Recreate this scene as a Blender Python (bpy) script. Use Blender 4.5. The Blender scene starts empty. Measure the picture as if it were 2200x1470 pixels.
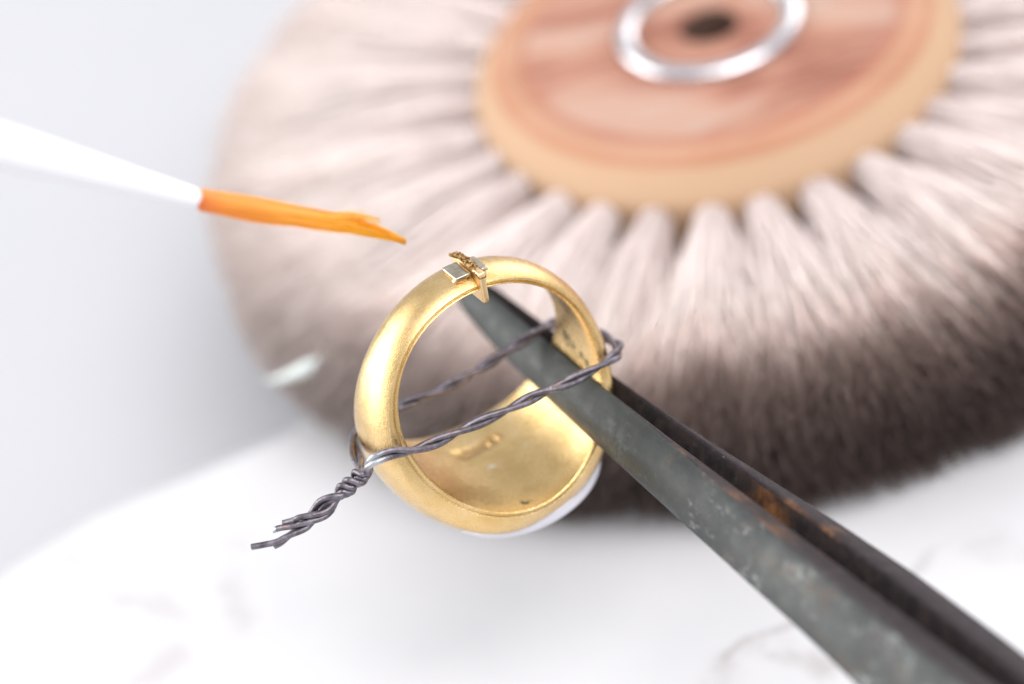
import bpy, math, random
import numpy as np
from mathutils import Vector, Matrix
random.seed(7); rng = np.random.default_rng(7)
S = bpy.context.scene
PI = math.pi
# ---------------------------------------------------------------- camera (1 unit = 1 cm)
S.unit_settings.scale_length = 0.01
PITCH, ROLL, CAM_H = math.radians(38.945), math.radians(-15.774), 17.8
F_ = np.array([0, math.cos(PITCH), -math.sin(PITCH)])
R0 = np.array([1.0, 0, 0]); U0 = np.array([0, math.sin(PITCH), math.cos(PITCH)])
R_ = R0 * math.cos(ROLL) + U0 * math.sin(ROLL)
U_ = -R0 * math.sin(ROLL) + U0 * math.cos(ROLL)
O_ = np.array([0, 0, CAM_H])
cam = bpy.data.cameras.new('camera'); co = bpy.data.objects.new('camera', cam)
S.collection.objects.link(co); S.camera = co
cam.lens = 100; cam.sensor_width = 36; cam.clip_start = 0.1; cam.clip_end = 2000
co.matrix_world = Matrix(((R_[0], U_[0], -F_[0], 0), (R_[1], U_[1], -F_[1], 0),
                          (R_[2], U_[2], -F_[2], CAM_H), (0, 0, 0, 1)))
cam.dof.use_dof = True; cam.dof.focus_distance = 22.2; cam.dof.aperture_fstop = 0.122
cam.dof.aperture_blades = 0
# ---------------------------------------------------------------- light
W = bpy.data.worlds.new('World'); S.world = W; W.use_nodes = True
bg = W.node_tree.nodes['Background']
bg.inputs[0].default_value = (0.93, 0.95, 1.0, 1); bg.inputs[1].default_value = 0.76
def softbox(name, loc, target, sx, sy, L, col):
    d = bpy.data.lights.new(name, 'AREA'); d.shape = 'RECTANGLE'; d.size = sx; d.size_y = sy
    d.energy = L * PI * sx * sy; d.color = col
    o = bpy.data.objects.new(name, d); S.collection.objects.link(o)
    o.location = loc
    o.rotation_euler = (Vector(target) - Vector(loc)).to_track_quat('-Z', 'Y').to_euler()
    return o
softbox('window_softbox', (-78, 46, 27), (0, 19, 2), 75, 58, 5.6, (1.0, 0.98, 0.96))
softbox('backlight_softbox', (66, 90, 40), (2, 20, 2), 70, 60, 3.2, (1.0, 0.97, 0.95))
softbox('front_fill_softbox', (26, -22, 84), (2, 20, 0), 85, 75, 5.2, (1.0, 0.97, 0.96))  # added fill above and behind the camera, lifts the wheel's contact shadow
S.view_settings.view_transform = 'Standard'; S.view_settings.look = 'None'
S.view_settings.exposure = 0.12; S.view_settings.gamma = 1.0
S.cycles.use_denoising = True
S.cycles.max_bounces = 20; S.cycles.diffuse_bounces = 16; S.cycles.transmission_bounces = 16; S.cycles.glossy_bounces = 6

# ---------------------------------------------------------------- helpers
def link(o, parent=None):
    S.collection.objects.link(o)
    if parent is not None: o.parent = parent
    return o
def mesh(name, verts, faces, mat, parent=None, smooth=True, mats=None, fmat=None):
    me = bpy.data.meshes.new(name)
    me.from_pydata([tuple(map(float, v)) for v in verts], [], [tuple(int(i) for i in f) for f in faces])
    for m in (mats or [mat]): me.materials.append(m)
    if fmat is not None: me.polygons.foreach_set('material_index', np.array(fmat, dtype=np.int32))
    me.polygons.foreach_set('use_smooth', np.full(len(me.polygons), smooth))
    me.update()
    return link(bpy.data.objects.new(name, me), parent)
def empty(name, M=None):
    o = bpy.data.objects.new(name, None); o.empty_display_size = 0.3
    if M is not None: o.matrix_world = M
    return link(o)
def tag(o, label=None, cat=None, group=None, kind=None):
    if label: o['label'] = label
    if cat: o['category'] = cat
    if group: o['group'] = group
    if kind: o['kind'] = kind
    return o
def cat_rom(P, n):
    """resample a polyline through a centripetal-like Catmull-Rom spline at n even steps"""
    P = np.asarray(P, float); Q = np.vstack([2 * P[0] - P[1], P, 2 * P[-1] - P[-2]])
    out = []
    for i in range(1, len(Q) - 2):
        p0, p1, p2, p3 = Q[i - 1:i + 3]
        for t in np.linspace(0, 1, 24, endpoint=False):
            out.append(0.5 * ((2 * p1) + (-p0 + p2) * t + (2 * p0 - 5 * p1 + 4 * p2 - p3) * t * t + (-p0 + 3 * p1 - 3 * p2 + p3) * t ** 3))
    out.append(P[-1]); out = np.array(out)
    d = np.r_[0, np.cumsum(np.linalg.norm(np.diff(out[:, :3], axis=0), axis=1))]
    s = np.linspace(0, d[-1], n)
    return np.stack([np.interp(s, d, out[:, k]) for k in range(out.shape[1])], 1), s
def frames(P):
    T = np.gradient(P, axis=0); T /= np.linalg.norm(T, axis=1)[:, None]
    a = np.array([0, 0, 1.0]);
    if abs(T[0] @ a) > .9: a = np.array([1.0, 0, 0])
    N = [np.cross(T[0], a)]; N[0] /= np.linalg.norm(N[0])
    for i in range(1, len(P)):
        v = N[-1] - T[i] * (N[-1] @ T[i]); N.append(v / np.linalg.norm(v))
    N = np.array(N); return T, N, np.cross(T, N)
def tube(P, r, sides=12, round_end=True):
    P = np.asarray(P, float); n = len(P); r = np.broadcast_to(r, (n,)).astype(float)
    T, N, B = frames(P)
    ang = np.linspace(0, 2 * PI, sides, endpoint=False)
    V = (P[:, None] + r[:, None, None] * (np.cos(ang)[None, :, None] * N[:, None] + np.sin(ang)[None, :, None] * B[:, None])).reshape(-1, 3)
    Fc = [(i * sides + j, i * sides + (j + 1) % sides, (i + 1) * sides + (j + 1) % sides, (i + 1) * sides + j)
          for i in range(n - 1) for j in range(sides)]
    V = list(V); k = len(V)
    V += [P[0] - T[0] * r[0] * .3, P[-1] + T[-1] * r[-1] * .3]
    for j in range(sides):
        Fc.append((k, (j + 1) % sides, j)); Fc.append((k + 1, (n - 1) * sides + j, (n - 1) * sides + (j + 1) % sides))
    return V, Fc
def lathe(prof, n=128):
    prof = np.asarray(prof, float); m = len(prof); a = np.linspace(0, 2 * PI, n, endpoint=False)
    V = np.stack([prof[None, :, 0] * np.cos(a)[:, None], prof[None, :, 0] * np.sin(a)[:, None],
                  np.broadcast_to(prof[None, :, 1], (n, m))], -1).reshape(-1, 3)
    Fc = [(i * m + j, ((i + 1) % n) * m + j, ((i + 1) % n) * m + j + 1, i * m + j + 1) for i in range(n) for j in range(m - 1)]
    return V, Fc
def box_grid(L, Wd, Hh, bev=0.015, bend=None):
    """a small bevelled bar along x (length), y (width), z (height), centred"""
    import bmesh
    bm = bmesh.new(); bmesh.ops.create_cube(bm, size=1.0)
    for v in bm.verts: v.co = Vector((v.co.x * L, v.co.y * Wd, v.co.z * Hh))
    bmesh.ops.bevel(bm, geom=bm.edges[:], offset=bev, segments=2, affect='EDGES', profile=.6)
    bmesh.ops.subdivide_edges(bm, edges=[e for e in bm.edges if e.calc_length() > .08], cuts=6, use_grid_fill=True)
    V = [tuple(v.co) for v in bm.verts]; bm.verts.index_update(); Fc = [[v.index for v in f.verts] for f in bm.faces]
    bm.free(); return np.array(V), Fc

# ---- node helpers
class NT:
    def __init__(s, name):
        s.m = bpy.data.materials.new(name); s.m.use_nodes = True; s.t = s.m.node_tree
        s.b = s.t.nodes['Principled BSDF']
        s.tc = s.t.nodes.new('ShaderNodeTexCoord')
    def n(s, typ, **kw):
        x = s.t.nodes.new(typ)
        for k, v in kw.items(): setattr(x, k, v)
        return x
    def l(s, a, b): s.t.links.new(a, b)
    def coord(s, scale=(1, 1, 1), loc=(0, 0, 0), rot=(0, 0, 0)):
        mp = s.n('ShaderNodeMapping'); mp.inputs['Scale'].default_value = scale
        mp.inputs['Location'].default_value = loc; mp.inputs['Rotation'].default_value = rot
        s.l(s.tc.outputs['Object'], mp.inputs[0]); return mp.outputs[0]
    def noise(s, scale, detail=4, rough=.55, vec=None, dist=0):
        x = s.n('ShaderNodeTexNoise'); x.inputs['Scale'].default_value = scale
        x.inputs['Detail'].default_value = detail; x.inputs['Roughness'].default_value = rough
        x.inputs['Distortion'].default_value = dist
        s.l(vec if vec is not None else s.tc.outputs['Object'], x.inputs['Vector']); return x.outputs['Fac']
    def ramp(s, fac, stops, interp='LINEAR'):
        x = s.n('ShaderNodeValToRGB'); x.color_ramp.interpolation = interp
        e = x.color_ramp.elements
        while len(e) < len(stops): e.new(.5)
        for k, (p, c) in enumerate(stops):
            e[k].position = p; e[k].color = (*c, 1) if len(c) == 3 else c
        s.l(fac, x.inputs[0]); return x.outputs[0]
    def rng(s, fac, a, b, c=0., d=1.):
        x = s.n('ShaderNodeMapRange'); x.interpolation_type = 'SMOOTHSTEP'
        for i, v in zip((1, 2, 3, 4), (a, b, c, d)): x.inputs[i].default_value = v
        s.l(fac, x.inputs[0]); return x.outputs[0]
    def math(s, op, a, b=None):
        x = s.n('ShaderNodeMath', operation=op)
        for i, v in enumerate((a, b)):
            if v is None: continue
            if isinstance(v, (int, float)): x.inputs[i].default_value = v
            else: s.l(v, x.inputs[i])
        return x.outputs[0]
    def mix(s, fac, a, b, mode='MIX'):
        x = s.n('ShaderNodeMix', data_type='RGBA', blend_type=mode)
        for sock, v in ((x.inputs[0], fac), (x.inputs[6], a), (x.inputs[7], b)):
            if isinstance(v, (int, float)): sock.default_value = v
            elif isinstance(v, tuple): sock.default_value = (*v, 1)
            else: s.l(v, sock)
        return x.outputs[2]
    def blob(s, p, r, soft=.5, vec=None):
        """1 near point p (object space), 0 beyond r"""
        x = s.n('ShaderNodeVectorMath', operation='DISTANCE')
        s.l(vec if vec is not None else s.tc.outputs['Object'], x.inputs[0]); x.inputs[1].default_value = p
        return s.rng(x.outputs['Value'], r * (1 - soft), r, 1, 0)
    def seg(s, a, b, r0, r1, vec):
        """1 along the segment a-b, fading from r0 to r1 away"""
        a = Vector(a); b = Vector(b); d = b - a
        sub = s.n('ShaderNodeVectorMath', operation='SUBTRACT'); s.l(vec, sub.inputs[0]); sub.inputs[1].default_value = a
        dot = s.n('ShaderNodeVectorMath', operation='DOT_PRODUCT'); s.l(sub.outputs[0], dot.inputs[0]); dot.inputs[1].default_value = d / d.length_squared
        cl = s.n('ShaderNodeClamp'); s.l(dot.outputs['Value'], cl.inputs[0])
        sc = s.n('ShaderNodeVectorMath', operation='SCALE'); sc.inputs[0].default_value = d; s.l(cl.outputs[0], sc.inputs['Scale'])
        ds = s.n('ShaderNodeVectorMath', operation='DISTANCE'); s.l(sub.outputs[0], ds.inputs[0]); s.l(sc.outputs[0], ds.inputs[1])
        return s.rng(ds.outputs['Value'], r0, r1, 1, 0)
    def warp(s, scale, amt):
        x = s.n('ShaderNodeTexNoise'); x.inputs['Scale'].default_value = scale; x.inputs['Detail'].default_value = 3
        s.l(s.tc.outputs['Object'], x.inputs['Vector'])
        a = s.n('ShaderNodeVectorMath', operation='SUBTRACT'); s.l(x.outputs['Color'], a.inputs[0]); a.inputs[1].default_value = (.5, .5, .5)
        b = s.n('ShaderNodeVectorMath', operation='SCALE'); s.l(a.outputs[0], b.inputs[0]); b.inputs['Scale'].default_value = amt
        c = s.n('ShaderNodeVectorMath', operation='ADD'); s.l(b.outputs[0], c.inputs[0]); s.l(s.tc.outputs['Object'], c.inputs[1])
        return c.outputs[0]
    def set(s, **kw):
        for k, v in kw.items():
            sock = s.b.inputs[k.replace('_', ' ')]
            if isinstance(v, (int, float)): sock.default_value = v
            elif isinstance(v, tuple): sock.default_value = (*v, 1) if len(v) == 3 else v
            else: s.l(v, sock)
    def bump(s, h, strength, dist=.01):
        x = s.n('ShaderNodeBump'); x.inputs['Strength'].default_value = strength; x.inputs['Distance'].default_value = dist
        s.l(h, x.inputs['Height']); s.l(x.outputs[0], s.b.inputs['Normal'])

# ---------------------------------------------------------------- setting: table and marble slab
m = NT('pale_table_paint'); m.set(Base_Color=m.ramp(m.noise(.08, 3), [(.3, (.415, .422, .445)), (.7, (.45, .455, .475))]), Roughness=.55)
T_ = 260
tb = mesh('table', [(-T_, -T_, -1.5), (T_, -T_, -1.5), (T_, T_, -1.5), (-T_, T_, -1.5)], [(0, 1, 2, 3)], m.m)
tag(tb, 'pale blue grey table top beyond and below the marble slab', kind='structure')

m = NT('white_marble')
w1 = m.warp(.9, .9)
veins = [((1.0, 16.98, 0), (1.95, 17.28, 0), .02, .10, .55), ((1.35, 16.95, 0), (1.75, 16.55, 0), .02, .22, .42), ((1.9, 17.2, 0), (3.4, 17.7, 0), .0, .10, .3),
         ((-4.75, 20.6, 0), (-4.3, 20.25, 0), .0, .3, .22), ((-4.3, 20.1, 0), (-3.7, 19.6, 0), .0, .3, .3), ((-3.1, 19.9, 0), (-3.1, 19.2, 0), .0, .3, .26),
         ((-4.2, 18.7, 0), (-3.7, 19.1, 0), .0, .3, .3), ((-4.6, 20.6, 0), (-2.9, 20.3, 0), .0, .15, .16), ((3.4, 17.6, 0), (3.8, 17.2, 0), .0, .25, .2), ((-6.5, 14, 0), (-4.3, 18.6, 0), .0, .4, .25), ((1.0, 16.9, 0), (-2, 12, 0), .0, .3, .3)]
acc = None
for a, b, r0, r1, k in veins:
    v = m.math('MULTIPLY', m.seg(a, b, r0, r1, w1), k)
    acc = v if acc is None else m.math('MAXIMUM', acc, v)
nz = m.rng(m.noise(2.2, 4, .6), .35, .62)
fac = m.math('MULTIPLY', acc, nz)
base = m.ramp(m.noise(.35, 5, .6), [(.3, (.57, .57, .585)), (.65, (.615, .613, .625))])
m.set(Base_Color=m.mix(fac, base, (.27, .22, .21)), Roughness=.38, Specular_IOR_Level=.35)
ol = [(-5.33, 20.9), (-4.37, 21.36), (-3.17, 21.63), (-2.0, 21.9), (-1.0, 22.6), (-.3, 24), (0, 27), (1, 30.5), (5, 32.5), (12, 33), (18, 30), (20, 22), (20, 12), (16, 3), (6, -2), (-4, -1), (-9.5, 5), (-9.8, 13), (-8, 18.6)]
P, _ = cat_rom(ol + [ol[0]], 220); P = P[:-1]; n = len(P)
Tn = np.roll(P, -1, 0) - np.roll(P, 1, 0); Nn = np.stack([-Tn[:, 1], Tn[:, 0]], 1); Nn /= np.linalg.norm(Nn, axis=1)[:, None]
V = []; Fc = []
prof = [(.22, 0), (.12, -.03), (.05, -.09), (.01, -.18), (0, -.3), (0, -1.3), (.06, -1.44), (.15, -1.496)]   # inset, z
for ins, z in prof:
    Q = P - Nn * ins; V += [(x, y, z) for x, y in Q]
for k in range(len(prof) - 1):
    for i in range(n):
        j = (i + 1) % n; Fc.append((k * n + i, k * n + j, (k + 1) * n + j, (k + 1) * n + i))
Fc.append(tuple(range(n)))
slab = mesh('marble_slab', V, Fc, m.m, smooth=False)
for p in slab.data.polygons: p.use_smooth = len(p.vertices) == 4
tag(slab, 'white marble slab with faint brown veins and a rounded edge', 'slab')

# ---------------------------------------------------------------- wheel brush
WX, WY, WR = 2.756, 23.69, 5.334
wheel = tag(empty('wheel_brush', Matrix.Translation((WX, WY, 0))),
            'large round bristle wheel brush with pink wooden hub lying flat on marble', 'wheel brush')
m = NT('hub_wood')
wv = m.warp(.7, .35)
mp = m.n('ShaderNodeMapping'); mp.inputs['Rotation'].default_value = (0, 0, .5); mp.inputs['Scale'].default_value = (.40, 1.15, 1.0); m.l(wv, mp.inputs[0])
g1 = m.noise(.75, 2, .45, mp.outputs[0], .9)
mp2 = m.n('ShaderNodeMapping'); mp2.inputs['Rotation'].default_value = (0, 0, .5); mp2.inputs['Scale'].default_value = (.9, 8, 3); m.l(wv, mp2.inputs[0])
g2 = m.noise(1.6, 5, .6, mp2.outputs[0])
c1 = m.ramp(g1, [(.40, (.23, .085, .06)), (.47, (.34, .16, .115)), (.56, (.41, .275, .22))])
c2 = m.mix(m.rng(g2, .4, .65), c1, (.42, .235, .16)); 
cc = m.mix(.65, c1, c2)
# turned rim: paler sapwood towards the edge of the hub
sx = m.n('ShaderNodeSeparateXYZ'); m.l(m.tc.outputs['Object'], sx.inputs[0])
rr = m.math('SQRT', m.math('ADD', m.math('MULTIPLY', sx.outputs[0], sx.outputs[0]), m.math('MULTIPLY', sx.outputs[1], sx.outputs[1])))
rj = m.math('ADD', rr, m.math('MULTIPLY', m.math('SUBTRACT', m.noise(.8, 2), .5), .25))
col = m.mix(m.math('MULTIPLY', m.rng(rj, 1.80, 1.96), .75), cc, (.43, .235, .145))     # turned shoulder
col = m.mix(m.math('MULTIPLY', m.rng(rr, 2.20, 2.30), .9), col, (.47, .315, .20))    # paler edge
line = m.math('SUBTRACT', 1.0, m.rng(m.math('ABSOLUTE', m.math('SUBTRACT', rr, 2.20)), .01, .06))
col = m.mix(m.math('MULTIPLY', line, .5), col, (.38, .16, .08))
line = m.math('SUBTRACT', 1.0, m.rng(m.math('ABSOLUTE', m.math('SUBTRACT', rr, 1.90)), .01, .08))
col = m.mix(m.math('MULTIPLY', line, .4), col, (.34, .11, .08))
m.set(Base_Color=col, Roughness=.7, Specular_IOR_Level=.2); m.bump(g2, .2, .02)
hp = [(.30, .25), (.30, 1.88), (.33, 1.915), (.66, 1.915), (.69, 1.88), (.74, 1.88), (.95, 1.88), (1.0, 1.90), (1.04, 1.915), (1.88, 1.915),
      (1.92, 1.87), (1.97, 1.87), (2.01, 1.90), (2.14, 1.885), (2.22, 1.85), (2.30, 1.77), (2.44, 1.62), (2.475, 1.56), (2.485, 1.50), (2.485, .25), (2.44, .2), (.35, .2), (.30, .25)]
V, Fc = lathe(hp, 160); mesh('hub', V, Fc, m.m, wheel)
mh = NT('hole_dark_wood'); mh.set(Base_Color=(.10, .055, .04), Roughness=.8)
V, Fc = lathe([(.0, .3), (.29, .3), (.29, 1.5), (.298, 1.86)], 64); mesh('hub_hole', V, Fc, mh.m, wheel)
m = NT('polished_steel'); m.set(Base_Color=(.66, .66, .69), Metallic=1.0, Roughness=m.rng(m.noise(9, 3), .3, .7, .22, .34))
a = np.linspace(0, 2 * PI, 25)
V, Fc = lathe(np.stack([  .845 + .10 * np.cos(a), 1.90 + .075 * np.sin(a)], 1), 160); mesh('metal_eyelet', V, Fc, m.m, wheel)

mb = NT('goat_hair')
at_ = mb.n('ShaderNodeAttribute', attribute_name='hair')
sp = mb.n('ShaderNodeSeparateColor'); mb.l(at_.outputs['Color'], sp.inputs[0])
t_, rn = sp.outputs[0], sp.outputs[1]
tj = mb.math('ADD', t_, mb.math('MULTIPLY', mb.math('SUBTRACT', rn, .5), .10))
pale = mb.ramp(tj, [(0, (.985, .93, .92)), (.6, (.99, .955, .937)), (.92, (.985, .94, .918)), (1.0, (.88, .81, .78))])
shaded_tips = mb.ramp(tj, [(0, (.985, .93, .92)), (.6, (.99, .95, .932)), (.80, (.95, .87, .83)), (.92, (.52, .40, .355)), (1.0, (.27, .20, .175))])  # tips darkened as the rim's shade, mixed in per tuft
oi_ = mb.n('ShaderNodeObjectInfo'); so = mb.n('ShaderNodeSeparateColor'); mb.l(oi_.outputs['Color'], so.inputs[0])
pale = mb.mix(so.outputs[0], pale, shaded_tips)
dark = mb.ramp(tj, [(0, (.60, .46, .42)), (.3, (.90, .80, .77)), (.62, (.84, .72, .67)), (.86, (.25, .185, .165)), (1.0, (.15, .117, .11))])  # roots darkened to paint the deep shade between tufts
lit_tips = mb.ramp(tj, [(0, (.60, .46, .42)), (.3, (.96, .90, .88)), (.85, (.95, .90, .875)), (1.0, (.82, .75, .71))])
dark = mb.mix(so.outputs[0], lit_tips, dark)                       # front rim's shade painted over the brown lower tips, tuft by tuft
dark = mb.mix(mb.math('MULTIPLY', mb.rng(sp.outputs[2], .04, .26, 1, 0), .55), dark, (.42, .33, .30))
hc = mb.mix(mb.rng(sp.outputs[2], .52, 1.0), dark, pale)  # rim shade put in by height: lower rows dark, top row pale
hc = mb.mix(mb.math('MULTIPLY', rn, .12), hc, (.90, .66, .60))
mb.set(Base_Color=hc, Roughness=.5, Specular_IOR_Level=.3)
tr = mb.n('ShaderNodeBsdfTranslucent'); mb.l(hc, tr.inputs[0]); mx = mb.n('ShaderNodeMixShader'); mx.inputs[0].default_value = .5
mb.l(mb.b.outputs[0], mx.inputs[1]); mb.l(tr.outputs[0], mx.inputs[2]); mb.l(mx.outputs[0], mb.t.nodes['Material Output'].inputs[0])
NT_, ROWS = 30, (.32, .74, 1.16)
ROOTS = (.34, .88, 1.38)
HALF = PI / NT_
def tuft_mesh(k):
    g = np.random.default_rng(100 + k)
    per = 780; H = per * len(ROWS); seg = 5
    row = np.repeat(np.arange(len(ROWS)), per); zr = np.array(ROWS)[row]
    # root disc
    ra = g.uniform(0, 2 * PI, H); rd = np.sqrt(g.uniform(0, 1, H))
    yr = .15 * rd * np.cos(ra); zroot = np.array(ROOTS)[row] + .17 * rd * np.sin(ra)
    # locks: every hair joins one of the locks of its row
    NL = 16
    la = g.uniform(-1.3, 1.3, (len(ROWS), NL)) * HALF; lz = g.uniform(-.30, .30, (len(ROWS), NL)); lr = g.normal(0, .07, (len(ROWS), NL))
    la = np.sort(la, 1)
    pref = ((yr / .15 + 1) / 2 * NL + g.normal(0, 2.2, H)).clip(0, NL - 1).astype(int)
    a_ = la[row, pref] + g.normal(0, .04, H); z_ = zr + lz[row, pref] + g.normal(0, .08, H) + (zroot - np.array(ROOTS)[row]) * .8
    z_ = z_.clip(.03, None)
    zc = (z_ - .72) / .82
    rt = WR + lr[row, pref] + g.normal(0, .06, H) - .34 * np.abs(zc).clip(0, 1.3) ** 2.6
    rnd = g.uniform(0, 1, H) * .6 + g.uniform(0, 1, (len(ROWS), NL))[row, pref] * .4
    root = np.stack([np.full(H, 2.40), yr, zroot], 1)
    tip = np.stack([rt * np.cos(a_), rt * np.sin(a_), z_], 1)
    u = np.array([0, .22, .5, .78, 1.0])
    bow = g.normal(0, .06, (H, 1, 3))
    Pt = root[:, None] + (tip - root)[:, None] * np.stack([u, u ** 1.38, u ** 1.1], 1)[None] + bow * (u * (1 - u) * 4)[None, :, None]
    Pt[:, :, 2] = np.maximum(Pt[:, :, 2], .02)
    rad = np.array([.013, .014, .0135, .011, .004])
    ph = g.uniform(0, 2 * PI, H)
    ang = ph[:, None] + np.arange(3)[None] * 2 * PI / 3
    off = np.stack([np.zeros_like(ang), np.cos(ang), np.sin(ang)], -1)
    Vv = (Pt[:, :, None] + off[:, None] * rad[None, :, None, None]).reshape(-1, 3)
    i0 = (np.arange(H) * seg * 3)[:, None, None]; kk = (np.arange(seg - 1) * 3)[None, :, None]; j = np.arange(3)[None, None]; j2 = (j + 1) % 3
    q = np.stack([i0 + kk + j, i0 + kk + j2, i0 + kk + 3 + j2, i0 + kk + 3 + j], -1).reshape(-1, 4)
    me = bpy.data.meshes.new('bristle_tuft')
    me.vertices.add(len(Vv)); me.vertices.foreach_set('co', Vv.ravel())
    me.loops.add(q.size); me.loops.foreach_set('vertex_index', q.ravel().astype(np.int32))
    me.polygons.add(len(q)); me.polygons.foreach_set('loop_start', (np.arange(len(q)) * 4).astype(np.int32))
    me.update(calc_edges=True); me.polygons.foreach_set('use_smooth', np.ones(len(q), bool))
    at = me.color_attributes.new('hair', 'FLOAT_COLOR', 'POINT')
    colr = np.ones((H, seg, 3, 4)); colr[..., 0] = u[None, :, None]; colr[..., 1] = rnd[:, None, None]; colr[..., 2] = (z_ / 1.45 + g.normal(0, .05, H)).clip(0, 1)[:, None, None]
    at.data.foreach_set('color', colr.ravel())
    me.materials.append(mb.m); me.validate(); return me
tm = [tuft_mesh(k) for k in range(5)]
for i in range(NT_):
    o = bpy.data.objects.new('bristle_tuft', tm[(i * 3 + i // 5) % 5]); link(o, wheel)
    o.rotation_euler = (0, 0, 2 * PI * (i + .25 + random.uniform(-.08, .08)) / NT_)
    shade_ = .46 + .9 * math.cos(2 * PI * i / NT_ + math.radians(64)) + random.uniform(-.06, .06)
    o.color = (min(1, max(0, shade_)), 0, 0, 1)  # amount of painted rim shade: most at the front, none on the lit left

# ---------------------------------------------------------------- gold signet ring (local y = finger axis, z up to the cut shank)
RM = np.array([[0.9261748497900013, -0.356393261284889, 0.12322333759150188], [0.33787994363458046, 0.9294025682700922, 0.14848572248687508], [-0.16744339731969488, -0.09588904736035986, 0.9812074190966769]])
RC = np.array([-0.3127700671626163, 17.621669921286788, 3.3205795677736027])
RMAT = Matrix([[*RM[i], RC[i]] for i in range(3)] + [[0, 0, 0, 1]])
RI = .874
def bumpf(th): return ((1 - np.cos(th)) / 2) ** 2.0757
m = NT('worn_gold')
vn = m.coord((6, 40, 6)); vn2 = m.coord((40, 6, 14), rot=(.3, .5, .2))
sc1 = m.noise(3, 6, .7, vn); sc2 = m.noise(3.5, 6, .7, vn2); pit = m.noise(70, 3, .6); blot = m.noise(3.2, 4, .6)
gcol = m.ramp(blot, [(.3, (.64, .43, .17)), (.5, (.74, .515, .23)), (.72, (.80, .585, .30))])
dk = None
wr = m.warp(6, .22)
for p, r in (((.873, .17, -.03), .10), ((.872, .10, -.07), .10), ((.868, .03, -.11), .09), ((.86, -.17, -.14), .06), ((.865, -.08, -.12), .05), ((-.02, -.62, -.873), .07)):
    b = m.blob(p, r, .7, wr); dk = b if dk is None else m.math('MAXIMUM', dk, b)
dk = m.math('MULTIPLY', dk, m.rng(m.noise(16, 4, .65), .40, .56))
gcol = m.mix(dk, gcol, (.10, .085, .04))
grime = m.rng(pit, .66, .74)
gcol = m.mix(m.math('MULTIPLY', grime, .22), gcol, (.35, .20, .07))
scr = m.seg((-.045, .0, -.873), (.335, .037, -.807), .004, .022, m.warp(9, .06))
pg = m.seg((-.155, .29, -.858), (.19, .325, -.85), .055, .095, m.warp(12, .03))
gcol = m.mix(m.math('MULTIPLY', pg, .55), gcol, (.42, .22, .08))
gcol = m.mix(m.math('MULTIPLY', scr, m.rng(m.noise(22, 3), .35, .6)), gcol, (.86, .84, .80))
m.set(Base_Color=gcol, Metallic=1.0, Roughness=m.rng(m.math('ADD', m.math('MULTIPLY', sc1, .5), m.math('MULTIPLY', blot, .5)), .3, .7, .19, .33))
hsum = m.math('ADD', m.math('ADD', m.math('MULTIPLY', sc1, .6), m.math('MULTIPLY', sc2, .6)), m.math('MULTIPLY', pit, .7))
m.bump(hsum, .26, .012)
GOLD = m.m
ring = empty('signet_ring', RMAT)
tag(ring, 'gold signet ring with a cut shank bound in twisted iron wire', 'ring')
NTH = 560; th = np.linspace(0, 2 * PI, NTH, endpoint=False); b = bumpf(th)
GAP = math.radians(1.2)
wv_ = .2129 + .5103 * b; wo = wv_ * (1 - .1488 * b); tf = .05 + .215 * b; td = .066 + .058 * b; ZF = 1.12
FD = (math.sin(math.radians(168)), math.cos(math.radians(168)))
NI, NO = 72, 36
cols = []
def stamp(t, y):
    """hallmark punches struck into the inside of the signet, depth in cm"""
    ang = np.degrees(t); ang = np.where(ang > 180, ang - 360, ang)   # around +-180
    s = np.where(ang > 0, ang - 180, ang + 180) * PI / 180 * RI     # arc from the middle of the signet, + towards left wall
    d = np.zeros_like(s)
    # row of punches from (s=.165,y=.285) to (s=-.225,y=.33)
    ux = np.array([-.39, .045]); L = np.hypot(*ux); ux /= L; vx = np.array([-ux[1], ux[0]])
    px = s - .19; py = y - .288
    a_ = px * ux[0] + py * ux[1]; b_ = px * vx[0] + py * vx[1]
    for c0, hw, hh, dep in ((.06, .062, .082, .024), (.172, .052, .076, .016), (.272, .044, .066, .018), (.362, .04, .064, .015)):
        e = np.maximum(np.abs(a_ - c0) / hw, np.abs(b_) / hh)
        k = np.clip((1.12 - e) / .3, 0, 1); k = k * k * (3 - 2 * k)
        rel = .5 + .5 * np.cos(a_ * 190 + c0 * 40) * np.cos(b_ * 120)
        d = np.maximum(d, k * dep * (.55 + .45 * rel))
    return d
for k in range(NI + 1):                                     # inside, back edge to front edge
    v = 1 - 2 * k / NI
    y = v * (wv_ - .012)
    r = RI + .012 * np.abs(v) ** 8 + stamp(th, y)
    cols.append(np.stack([r * np.sin(th), y, r * np.cos(th)], 1))
def outp(s, y, r):
    x = r * np.sin(th); z = r * np.cos(th)
    dd = x * FD[0] + z * FD[1]                                   # the signet face is filed flat, square to FD
    cut = .96 * .035 * np.logaddexp(0, (dd - ZF) / .035)
    return np.stack([x - FD[0] * cut, np.broadcast_to(y, x.shape), z - FD[1] * cut], 1)
cs = np.clip(tf / .10, .5, 1)
LIP = ((.012, -.008), (.014, .001), (.020, .008), (.030, .010), (.039, .006), (.045, -.004), (.050, -.007), (.058, -.004), (.066, .001))   # bead round the bore, then a fine groove
for dr, dy in LIP: cols.append(outp(-1, -(wv_ + dy), RI + dr * cs))
for q in (.3, .65): cols.append(outp(-1, -(wv_ + .001 + (wo - wv_) * q + .006 * math.sin(q * PI)), RI + .066 * cs + (tf - .066 * cs) * q))
for k in range(NO + 1):
    s = -math.cos(k / NO * PI)
    cols.append(outp(s, s * wo, RI + tf + .004 + td * (1 - abs(s) ** 2.5)))
for q in (.65, .3): cols.append(outp(1, wv_ + .001 + (wo - wv_) * q, RI + .066 * cs + (tf - .066 * cs) * q))
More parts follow.
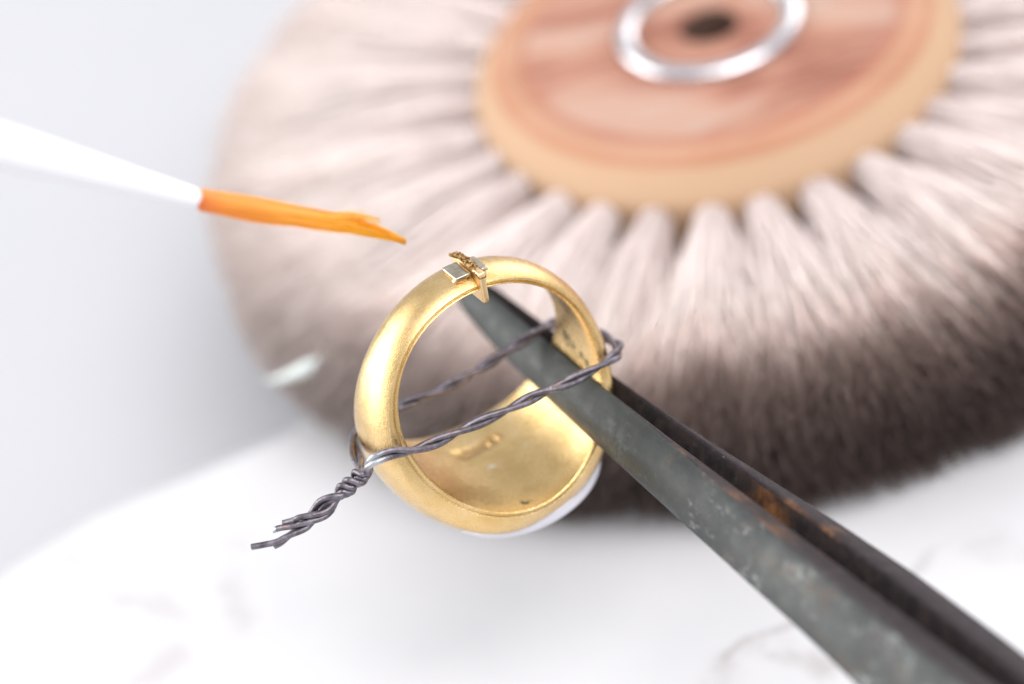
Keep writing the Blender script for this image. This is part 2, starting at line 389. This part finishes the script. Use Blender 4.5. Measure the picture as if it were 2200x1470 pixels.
for dr, dy in LIP[::-1]: cols.append(outp(1, wv_ + dy, RI + dr * cs))
G = np.array(cols); nc = len(cols)                            # nc x NTH x 3
V = G.reshape(-1, 3); Fc = []
# the shank is sawn through at the top: leave the first and last columns apart
half = 2
for k in range(nc):
    k2 = (k + 1) % nc
    for i in range(half, NTH - half):
        Fc.append((k * NTH + i, k * NTH + i + 1, k2 * NTH + i + 1, k2 * NTH + i))
Fc.append(tuple(k * NTH + half for k in range(nc))[::-1]); Fc.append(tuple(k * NTH + NTH - half for k in range(nc)))
V = np.array(V); used = sorted({i for f in Fc for i in f}); remap = {u: i for i, u in enumerate(used)}
bd = mesh('band', V[used], [[remap[i] for i in f] for f in Fc], GOLD, ring); bd.data.set_sharp_from_angle(angle=math.radians(38))
# pale plate on the face of the signet
m = NT('pale_silver'); m.set(Base_Color=(.66, .65, .70), Metallic=.4, Roughness=.42); m.bump(m.noise(30, 4), .15, .01)
a = np.linspace(0, 2 * PI, 96, endpoint=False); V = []; Fc = []
ax, ay = .68, .63
pr = [(.78, -1.03), (.96, -1.08), (1.0, -1.115), (1.0, -1.165), (.96, -1.20), (.80, -1.225), (.4, -1.235)]
for f_, z in pr: V += [(ax * f_ * math.cos(q), ay * f_ * math.sin(q), z) for q in a]
for k in range(len(pr) - 1):
    for i in range(96):
        j = (i + 1) % 96; Fc.append((k * 96 + i, (k + 1) * 96 + i, (k + 1) * 96 + j, k * 96 + j))
Fc.append(tuple(range(6 * 96, 7 * 96)))
pl = mesh('signet_plate', V, Fc, m.m, ring); pl.rotation_euler = (0, math.radians(-12), 0)

# ---- gold sheet standing in the saw cut, and the solder strip lying across it
def place_local(x, y, z, rot):
    return RMAT @ Matrix.Translation((x, y, z)) @ rot
ms = NT('raw_gold_sheet'); ms.set(Base_Color=ms.ramp(ms.noise(8, 4), [(.35, (.80, .55, .27)), (.65, (.92, .70, .42))]), Metallic=1.0, Roughness=.36)
ms.bump(ms.noise(45, 4), .25, .01)
mg = NT('flux_crust'); gn = mg.noise(38, 3, .6)
mg.set(Base_Color=mg.ramp(gn, [(.42, (.11, .055, .018)), (.54, (.42, .24, .075)), (.68, (.86, .68, .40))]), Metallic=.75, Roughness=mg.rng(gn, .4, .6, .25, .6)); mg.bump(gn, .9, .03)
ins = empty('gold_sheet', place_local(0.012, 0, .885, Matrix.Rotation(math.radians(-2), 4, 'Y')))
tag(ins, 'small upright gold sheet wedged in the saw cut of the ring', 'gold sheet')
V, Fc = box_grid(.056, .49, .262, .011); V[:, 1] -= .028; V[:, 2] += .032 - .035 * np.clip(V[:, 1] / .22, 0, 1) * (V[:, 2] > 0)
mesh('sheet', V, Fc, ms.m, ins)
V, Fc = box_grid(.068, .495, .016, .006); V[:, 1] -= .028; V[:, 2] -= .035 * np.clip(V[:, 1] / .22, 0, 1)
V[:, 2] += .168 + .006 * np.sin(V[:, 1] * 31 + V[:, 0] * 60) * (V[:, 2] > 0) - .05 * (V[:, 1] / .29) ** 2 * (V[:, 1] < 0)
V[:, 0] += .008 * np.sin(V[:, 1] * 23)
mesh('flux_crust', V, Fc, mg.m, ins)
gr = []; gf = []
g = np.random.default_rng(5)
for _ in range(420):                                          # grains of flux
    c = np.array([g.uniform(-.034, .036), g.uniform(-.25, .215), 0]); c[2] = .176 - .05 * (c[1] / .29) ** 2 * (c[1] < 0) - .035 * np.clip(c[1] / .22, 0, 1) + g.uniform(-.004, .006)
    s = g.uniform(.004, .009); k = len(gr)
    d = g.normal(size=(6, 3)) * .25 + np.array([(1, 0, 0), (-1, 0, 0), (0, 1, 0), (0, -1, 0), (0, 0, 1), (0, 0, -1)])
    gr += list(c + d * s)
    gf += [(k + a_, k + b_, k + c_) for a_, b_, c_ in ((0, 2, 4), (2, 1, 4), (1, 3, 4), (3, 0, 4), (2, 0, 5), (1, 2, 5), (3, 1, 5), (0, 3, 5))]
tag(mesh('flux_grain', gr, gf, mg.m, ins, smooth=False), kind='stuff')
mss = NT('solder_silver'); mss.set(Base_Color=mss.ramp(mss.noise(10, 4), [(.35, (.40, .355, .27)), (.65, (.60, .545, .44))]), Metallic=1.0, Roughness=.22); mss.bump(mss.noise(50, 3), .12, .01)
st = empty('solder_strip', place_local(0, -.035, .975, Matrix.Identity(4)))
tag(st, 'short pale solder strip laid across the top of the ring under the upright sheet', 'solder strip')
for sgn, L, off in ((-1, .135, -.10), (1, .075, .082)):
    V, Fc = box_grid(L, .24, .03, .009)
    V[:, 0] += off; V[:, 2] += .03 - .32 * (V[:, 0]) ** 2 
    o = mesh('strip_end', V, Fc, mss.m, st)
ma = NT('amber_flux'); ma.set(Base_Color=(.85, .42, .04), Roughness=.08, Transmission_Weight=.75, IOR=1.5)
for x, y, z, sx_, sy_, sz_ in ((.085, -.10, -.004, .026, .03, .028), (.06, -.112, -.022, .022, .025, .04), (-.115, -.07, -.004, .062, .06, .016)):
    a = np.linspace(0, PI, 13); V, Fc = lathe(np.stack([np.sin(a), np.cos(a)], 1), 20)
    V = np.array(V) * (sx_, sy_, sz_) + (x, y, z); mesh('flux_drop', V, Fc, ma.m, st)

# ---------------------------------------------------------------- iron binding wire: a twisted pair looped round the ring, tail twisted up
def world(p): return RC + RM @ np.asarray(p, float)
loop = [(-1.235, -.36, -.235), (-1.245, -.42, -.13), (-1.19, -.475, -.07), (-1.06, -.49, -.065), (-.884, -.49, -.112), (-.638, -.48, -.124), (-.365, -.475, -.108), (-.069, -.47, -.098), (.21, -.47, -.07),
        (.51, -.47, -.06), (.751, -.47, -.038), (.95, -.44, -.02), (1.09, -.33, -.055), (1.165, -.17, -.085), (1.185, 0, -.12), (1.165, .18, -.14), (1.09, .34, -.12), (.98, .45, -.095), (.86, .475, -.092),
        (.618, .47, -.148), (.344, .47, -.215), (.073, .47, -.275), (-.235, .47, -.306), (-.517, .48, -.318), (-.78, .48, -.345), (-.97, .44, -.37), (-1.06, .30, -.37), (-1.125, .12, -.36), (-1.17, -.04, -.335), (-1.215, -.2, -.30), (-1.245, -.30, -.285)]
def at(px, py, dep): return O_ + (F_ + R_ * (px - 1100) / 6111. - U_ * (py - 735) / 6111.) * dep
tail_c = [at(790, 1016, 22.20), at(766, 1033, 22.22), at(738, 1056, 22.24), at(712, 1078, 22.25), at(690, 1098, 22.26), at(664, 1116, 22.27), at(638, 1132, 22.28)]
tc_, ts = cat_rom(tail_c, 90)
tc_, ts = cat_rom(tail_c, 90)
TT, TN, TB = frames(tc_)
u = ts / ts[-1]
phi = 2 * PI * (1.75 * np.minimum(u / .42, 1) + .75 * np.maximum((u - .42) / .58, 0))
rho = np.interp(u, [0, .08, .42, .6, .85, 1], [.022, .040, .034, .042, .032, .036])
def tail(ph): return tc_ + rho[:, None] * (np.cos(phi + ph)[:, None] * TN + np.sin(phi + ph)[:, None] * TB)
tA = tail(2.2); tB = tail(2.2 + PI)
endA = [at(618, 1127, 22.26), at(600, 1131, 22.25), at(584, 1137, 22.24)]
endB = [at(622, 1150, 22.30), at(596, 1167, 22.31), at(566, 1175, 22.32), at(541, 1179, 22.33)]
if np.linalg.norm(tA[-1] - endA[0]) > np.linalg.norm(tB[-1] - endA[0]): tA, tB = tB, tA
lw = [world(p) for p in loop]
ctrl = list(endA[::-1]) + list(tA[::-1][::6]) + lw + list(tB[::6]) + list(endB)
# keep the order of the loop that joins the nearer tail strand first
PW, sW = cat_rom(np.array(ctrl), 1500)
def first_last(Pw):
    i0 = np.argmin(np.linalg.norm(Pw - lw[1], axis=1)); i1 = np.argmin(np.linalg.norm(Pw - lw[-2], axis=1)); return i0, i1
i0, i1 = first_last(PW)
Tw, Nw, Bw = frames(PW)
# pair twist: one turn per ~.78 cm along the chords, slower in the tail and flat round the bends
rate = np.full(len(PW), 2 * PI / .80)
rate[:i0] = 2 * PI / 1.4; rate[i1:] = 2 * PI / 1.4
jit = 1 + .35 * np.interp(sW, np.linspace(0, sW[-1], 26), np.random.default_rng(3).uniform(-1, 1, 26))
ang = np.r_[0, np.cumsum((rate * jit)[:-1] * np.diff(sW))]
RS = .0252
m = NT('iron_wire'); wn = m.noise(14, 5, .6); fine = m.noise(60, 4, .6)
wc = m.ramp(wn, [(.3, (.085, .073, .082)), (.5, (.165, .147, .17)), (.66, (.25, .23, .265))])
rust = m.rng(m.noise(4.5, 3), .60, .68); wc = m.mix(m.math('MULTIPLY', rust, .4), wc, (.17, .085, .045))
bright = m.rng(m.noise(20, 3), .66, .72); wc = m.mix(m.math('MULTIPLY', bright, .7), wc, (.75, .76, .80))
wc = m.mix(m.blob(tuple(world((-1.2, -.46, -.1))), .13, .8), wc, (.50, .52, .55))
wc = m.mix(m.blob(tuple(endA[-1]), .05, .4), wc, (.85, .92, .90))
m.set(Base_Color=wc, Metallic=.85, Roughness=m.rng(wn, .3, .7, .30, .5)); m.bump(fine, .35, .012)
wire = empty('binding_wire'); tag(wire, 'dark twisted iron wire looped round the gold ring with a twisted tail', 'wire')
for ph in (0, PI):
    off = (RS * np.interp(np.arange(len(PW)), [0, 40, len(PW) - 60, len(PW) - 1], [.6, 1, 1, .55]))[:, None]
    P2 = PW + off * (np.cos(ang + ph)[:, None] * Nw + np.sin(ang + ph)[:, None] * Bw)
    cut = slice(0, len(P2)) if ph == 0 else slice(16, len(P2) - 30)
    V, Fc = tube(P2[cut], RS, 12); mesh('wire_strand', V, Fc, m.m, wire)

# ---------------------------------------------------------------- tweezers
A = np.array([0.3066242, 18.25028511, 2.93975128]); Bp = np.array([0.5866873, 17.49402598, 2.99639652])
ax = (Bp - A) / np.linalg.norm(Bp - A)
t113 = math.radians(113)
nrm = RM @ np.array([math.sin(t113), 0, math.cos(t113)]); nrm -= ax * (nrm @ ax); nrm /= np.linalg.norm(nrm)
upv = np.cross(nrm, ax); 
if upv @ RM[:, 2] < 0: upv = -upv
TMAT = Matrix([[ax[i], nrm[i], upv[i], A[i]] for i in range(3)] + [[0, 0, 0, 1]])
tw = empty('tweezers', TMAT); tag(tw, 'old dark steel tweezers with rust spots gripping the wall of the gold ring', 'tweezers')
m = NT('scaled_steel')
c_ = m.coord((.9, 1.2, 1.2)); n1 = m.noise(1.6, 6, .65, c_); n2 = m.noise(6, 5, .65); n3 = m.noise(34, 4, .6)
sc_ = m.ramp(n1, [(.30, (0.021, 0.024, 0.024)), (.48, (0.038, 0.042, 0.042)), (.60, (0.056, 0.061, 0.058)), (.74, (0.085, 0.090, 0.085))])
sc_ = m.mix(m.math('MULTIPLY', m.rng(n2, .45, .66), .45), sc_, (0.073, 0.080, 0.080))
sc_ = m.mix(m.math('MULTIPLY', m.rng(n2, .28, .42, 1, 0), .5), sc_, (0.031, 0.024, 0.021))
sc_ = m.mix(m.math('MULTIPLY', m.rng(n3, .64, .72), .55), sc_, (0.118, 0.124, 0.122))
sc_ = m.mix(m.math('MULTIPLY', m.rng(m.noise(9, 3, .6, m.coord((1, 1, 1), (4, 2, 7))), .68, .74), .8), sc_, (0.102, 0.048, 0.023))
wear = m.math('MULTIPLY', m.rng(m.noise(2.4, 6, .75, m.coord((1, 1.6, 1.6), (3, 1, 5))), .52, .68), m.rng(m.noise(20, 5, .7), .42, .60))
sc_ = m.mix(m.math('MULTIPLY', wear, .8), sc_, (.34, .36, .345))           # bare worn patches
brn = m.math('MULTIPLY', m.rng(m.noise(3.1, 5, .7, m.coord((1, 1.4, 1.4), (9, 2, 1))), .54, .66), .55)
sc_ = m.mix(brn, sc_, (.085, .06, .048))
sx = m.n('ShaderNodeSeparateXYZ'); m.l(m.tc.outputs['Object'], sx.inputs[0])
smooth_ = m.rng(sx.outputs[0], 1.4, 3.0, 1, 0)                  # cleaner, darker metal towards the points
sc_ = m.mix(m.math('MULTIPLY', smooth_, .85), sc_, m.ramp(n1, [(.35, (0.029, 0.033, 0.031)), (.65, (0.048, 0.054, 0.051))]))
m.set(Base_Color=sc_, Specular_IOR_Level=.3, Metallic=.12, Roughness=m.rng(n2, .3, .7, .38, .6)); m.bump(m.math('ADD', n2, n3), .3, .012)
STEEL = m.m
m = NT('rusty_steel_edge'); n1 = m.noise(2.2, 5, .65); n2 = m.noise(9, 5, .65); n3 = m.noise(40, 4)
ec = m.ramp(n2, [(.32, (.010, .007, .008)), (.55, (.022, .015, .018)), (.7, (.042, .030, .032))])
wr = m.warp(4, .35)
rs = None
for p, r in (((2.75, -.10, .0), .30), ((3.3, -.06, .0), .25), ((2.95, .33, -.12), .34), ((3.75, .36, -.12), .26), ((3.35, .5, .02), .22), ((2.0, -.05, .0), .18)):
    q = m.blob(p, r, .8, wr); rs = q if rs is None else m.math('MAXIMUM', rs, q)
rs = m.math('MULTIPLY', rs, m.rng(n1, .36, .56))
ec = m.mix(m.math('MULTIPLY', rs, .6), ec, m.ramp(n2, [(.35, (.16, .06, .02)), (.65, (.40, .19, .07))]))
ec = m.mix(m.math('MULTIPLY', m.rng(n3, .66, .72), .4), ec, (.32, .28, .27))
m.set(Base_Color=ec, Metallic=.1, Specular_IOR_Level=.22, Roughness=.5); m.bump(m.math('ADD', n2, n3), .35, .012)
EDGE = m.m
m = NT('shaded_oxide'); n1 = m.noise(2.2, 5, .65); n2 = m.noise(9, 5, .65)
ic = m.ramp(n2, [(.35, (.012, .010, .011)), (.6, (.028, .021, .020)), (.75, (.05, .038, .034))])  # shade of the gap between the arms painted into the dark oxide
wr = m.warp(4, .35); rs = None
for p, r in (((2.75, .25, -.12), .40), ((3.4, .28, -.10), .28), ((3.0, .2, -.30), .3)):
    q = m.blob(p, r, .8, wr); rs = q if rs is None else m.math('MAXIMUM', rs, q)
ic = m.mix(m.math('MULTIPLY', m.math('MULTIPLY', rs, m.rng(n1, .42, .60)), .7), ic, m.ramp(n2, [(.35, (.10, .04, .012)), (.65, (.32, .13, .035))]))
m.set(Base_Color=ic, Metallic=0., Specular_IOR_Level=.12, Roughness=.6); m.bump(n2, .3, .012)
INNER = m.m
SS = np.array([-1.42, -1.38, -1.3, -1.1, -.8, -.3, .3, 1, 1.8, 2.5, 3.2, 4, 5, 6, 7.5, 9, 10.5, 12.0])
HH = np.array([.10, .18, .25, .30, .34, .37, .39, .415, .43, .44, .45, .47, .55, .63, .70, .72, .70, .60])       # width of an arm
TTk = np.array([.04, .06, .07, .08, .09, .10, .11, .13, .18, .23, .28, .32, .34, .33, .26, .2, .18, .18])     # thickness
GP = np.array([.10, .10, .105, .11, .13, .16, .19, .22, .26, .285, .30, .31, .29, .24, .17, .10, .04, .0])       # opening
SH = np.array([-.04, -.04, -.04, -.03, -.02, -.01, 0, .04, .10, .16, .22, .29, .37, .43, .5, .52, .52, .52])
DM = np.array([.02, .03, .04, .05, .06, .07, .075, .085, .09, .075, .05, .03, .02, .02, .02, .02, .02, .02])             # small bow of the arms
dz = np.array([-.06, -.04, -.02, 0, 0, 0, 0, 0, 0, 0, 0, 0, 0, .02, .02, .0, -.02, -.05])                         # upper edge height
sg = np.linspace(SS[0], SS[-1], 220)
sg = np.unique(np.r_[np.linspace(-1.42, -1.2, 16), sg])
def ip(a): 
    r = np.interp(sg, SS, a)
    k = np.array([1, 2, 3, 2, 1.]); k /= k.sum(); rp = np.pad(r, 2, mode='edge'); return np.convolve(rp, k, 'valid')
h_, t_k, g_, s_, z_, d_ = map(ip, (HH, TTk, GP, SH, dz, DM))
def arm(front):
    V = []; Fc = []; fm = []
    for i, x in enumerate(sg):
        zt, zb = z_[i], z_[i] - h_[i]
        bev = min(.018, t_k[i] * .25)
        if front: yi = -.01 + s_[i]; sgn = -1
        else: yi = -.01 + s_[i] + g_[i]; sgn = 1
        yo = yi + sgn * t_k[i]
        pts = [(yi, zb + bev), (yi, zt - bev), (yi + sgn * bev, zt), (yo - sgn * (d_[i] + bev), zt)]
        K = 9
        for k in range(K):                                          # outer face
            f = (k + .5) / K
            zz = zt - bev * .8 - (h_[i] - 1.6 * bev) * f
            dome = d_[i] * max(0, 1 - 1.7 * f) ** 1.8 + .4 * d_[i] * max(0, 2 * f - 1) ** 2.2
            pts.append((yo - sgn * dome, zz))
        pts += [(yo - sgn * (.4 * d_[i] + bev * .8), zb), (yi + sgn * bev, zb)]
        V += [(x, y, z) for y, z in pts]
    n = len(pts); mt = [2, 1, 1] + [0] * 10 + [1, 2]
    for i in range(len(sg) - 1):
        for k in range(n):
            k2 = (k + 1) % n; q = (i * n + k, i * n + k2, (i + 1) * n + k2, (i + 1) * n + k)
            Fc.append(q if front else q[::-1]); fm.append(mt[k])
    Fc.append(tuple(range(n))[::-1]); fm.append(0); Fc.append(tuple(range((len(sg) - 1) * n, len(sg) * n))); fm.append(0)
    o = mesh('arm', V, Fc, None, tw, mats=[STEEL, EDGE, INNER], fmat=fm)
    import bmesh
    bm = bmesh.new(); bm.from_mesh(o.data); bmesh.ops.recalc_face_normals(bm, faces=bm.faces); bm.to_mesh(o.data); bm.free()
    o.data.set_sharp_from_angle(angle=math.radians(50))
    return o
arm(True); arm(False)

# ---------------------------------------------------------------- fine flux paintbrush
pf = at(424, 427, 20.85); p0 = at(0, 313, 19.8)
dv = p0 - pf; dl = np.linalg.norm(dv); dv /= dl
br = empty('paintbrush', Matrix.Translation(pf)); tag(br, 'thin white handled paintbrush with orange bristles pointing at the ring', 'paintbrush')
m = NT('white_plastic'); m.set(Base_Color=(.74, .735, .765), Roughness=.25, Coat_Weight=.3)
ss = np.array([0, .03, .1, .5, 1.0, 1.5, 2.2, 4, 8, 13]); rr_ = np.array([.070, .078, .084, .104, .134, .160, .185, .21, .23, .21])
sL = np.r_[np.linspace(0, .1, 8), np.linspace(.15, 13, 80)]
V, Fc = tube(dv[None] * sL[:, None], np.interp(sL, ss, rr_), 32); o = mesh('handle', V, Fc, m.m, br)
m = NT('orange_nylon'); at2 = m.n('ShaderNodeAttribute', attribute_name='hair'); sp = m.n('ShaderNodeSeparateColor'); m.l(at2.outputs['Color'], sp.inputs[0])
oc = m.ramp(sp.outputs[0], [(0, (.93, .27, .06)), (.12, (1.0, .50, .075)), (.45, (1.0, .57, .055)), (.75, (1.0, .63, .025)), (1, (1.0, .70, .02))])
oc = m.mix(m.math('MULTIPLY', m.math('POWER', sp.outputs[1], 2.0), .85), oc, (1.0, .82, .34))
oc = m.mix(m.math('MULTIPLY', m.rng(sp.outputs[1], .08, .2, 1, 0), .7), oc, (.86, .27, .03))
m.set(Base_Color=oc, Roughness=.32, Transmission_Weight=.0, Subsurface_Weight=.0)
tr = m.n('ShaderNodeBsdfTranslucent'); m.l(oc, tr.inputs[0]); mx = m.n('ShaderNodeMixShader'); mx.inputs[0].default_value = .55
m.l(m.b.outputs[0], mx.inputs[1]); m.l(tr.outputs[0], mx.inputs[2]); m.l(mx.outputs[0], m.t.nodes['Material Output'].inputs[0])
g = np.random.default_rng(21); V = []; Fc = []; colr = []
d_f = np.linalg.norm(F_)
for k in range(300):
    a_ = g.uniform(0, 2 * PI); q = math.sqrt(g.uniform())
    yy, xx = q * math.cos(a_), q * math.sin(a_)                     # +yy is up in the picture, xx towards the camera
    upper = yy > .15 and g.uniform() < .72
    L = (g.uniform(.62, .92) if upper else g.uniform(.80, 1.0) if yy > -.5 else g.uniform(.86, 1.0))
    c0 = np.array([427 + 0, 428 - yy * 24.]); c1 = np.array([560, 452 - yy * 24 + g.normal(0, 2)])
    c2 = np.array([700, 474 - yy * (17 if not upper else 20) + g.normal(0, 3)])
    if upper: c3 = np.array([790, 478 - yy * 21 + g.normal(0, 4)])
    else: c3 = np.array([806, 495 - yy * 15 + g.normal(0, 3)])
    c4 = np.array([906, 530 - yy * 3 + g.normal(0, 2.0)]) if not upper else np.array([880, 512 - yy * 26 + g.normal(0, 6)])
    pts = np.array([at(*c, 20.85 + .75 * i / 4 - xx * .075 * (1 - .6 * i / 4)) for i, c in enumerate((c0, c1, c2, c3, c4))]) - pf
    Pq, _ = cat_rom(pts, 14); nn = max(6, int(14 * L)); Pq = Pq[:nn]
    rad = .0062 * np.interp(np.linspace(0, 1, nn), [0, .6, 1], [1, .9, .15])
    v_, f_ = tube(Pq, rad, 5); k0 = len(V); V += list(v_); Fc += [tuple(i + k0 for i in f) for f in f_]
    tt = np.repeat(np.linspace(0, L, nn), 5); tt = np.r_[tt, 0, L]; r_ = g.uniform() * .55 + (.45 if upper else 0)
    colr += [(t, r_, 0, 1) for t in tt]
o = mesh('bristle', V, Fc, m.m, br); o['kind'] = 'stuff'
ca = o.data.color_attributes.new('hair', 'FLOAT_COLOR', 'POINT'); ca.data.foreach_set('color', np.array(colr).ravel())

# ---------------------------------------------------------------- small pale sliver caught on the rim of the wheel brush
m = NT('pale_film'); m.set(Base_Color=(.60, .66, .64), Roughness=.25)
P, _ = cat_rom([at(570, 818, 26.9), at(605, 812, 26.85), at(645, 797, 26.75), at(685, 772, 26.6)], 24)
w_ = np.interp(np.linspace(0, 1, 24), [0, .3, .7, 1], [.01, .045, .07, .015])
V, Fc = tube(P, w_, 12); V = np.array(V)
tag(mesh('sliver', V, Fc, m.m), 'tiny pale sliver caught on the dark rim of the bristle wheel', 'sliver')
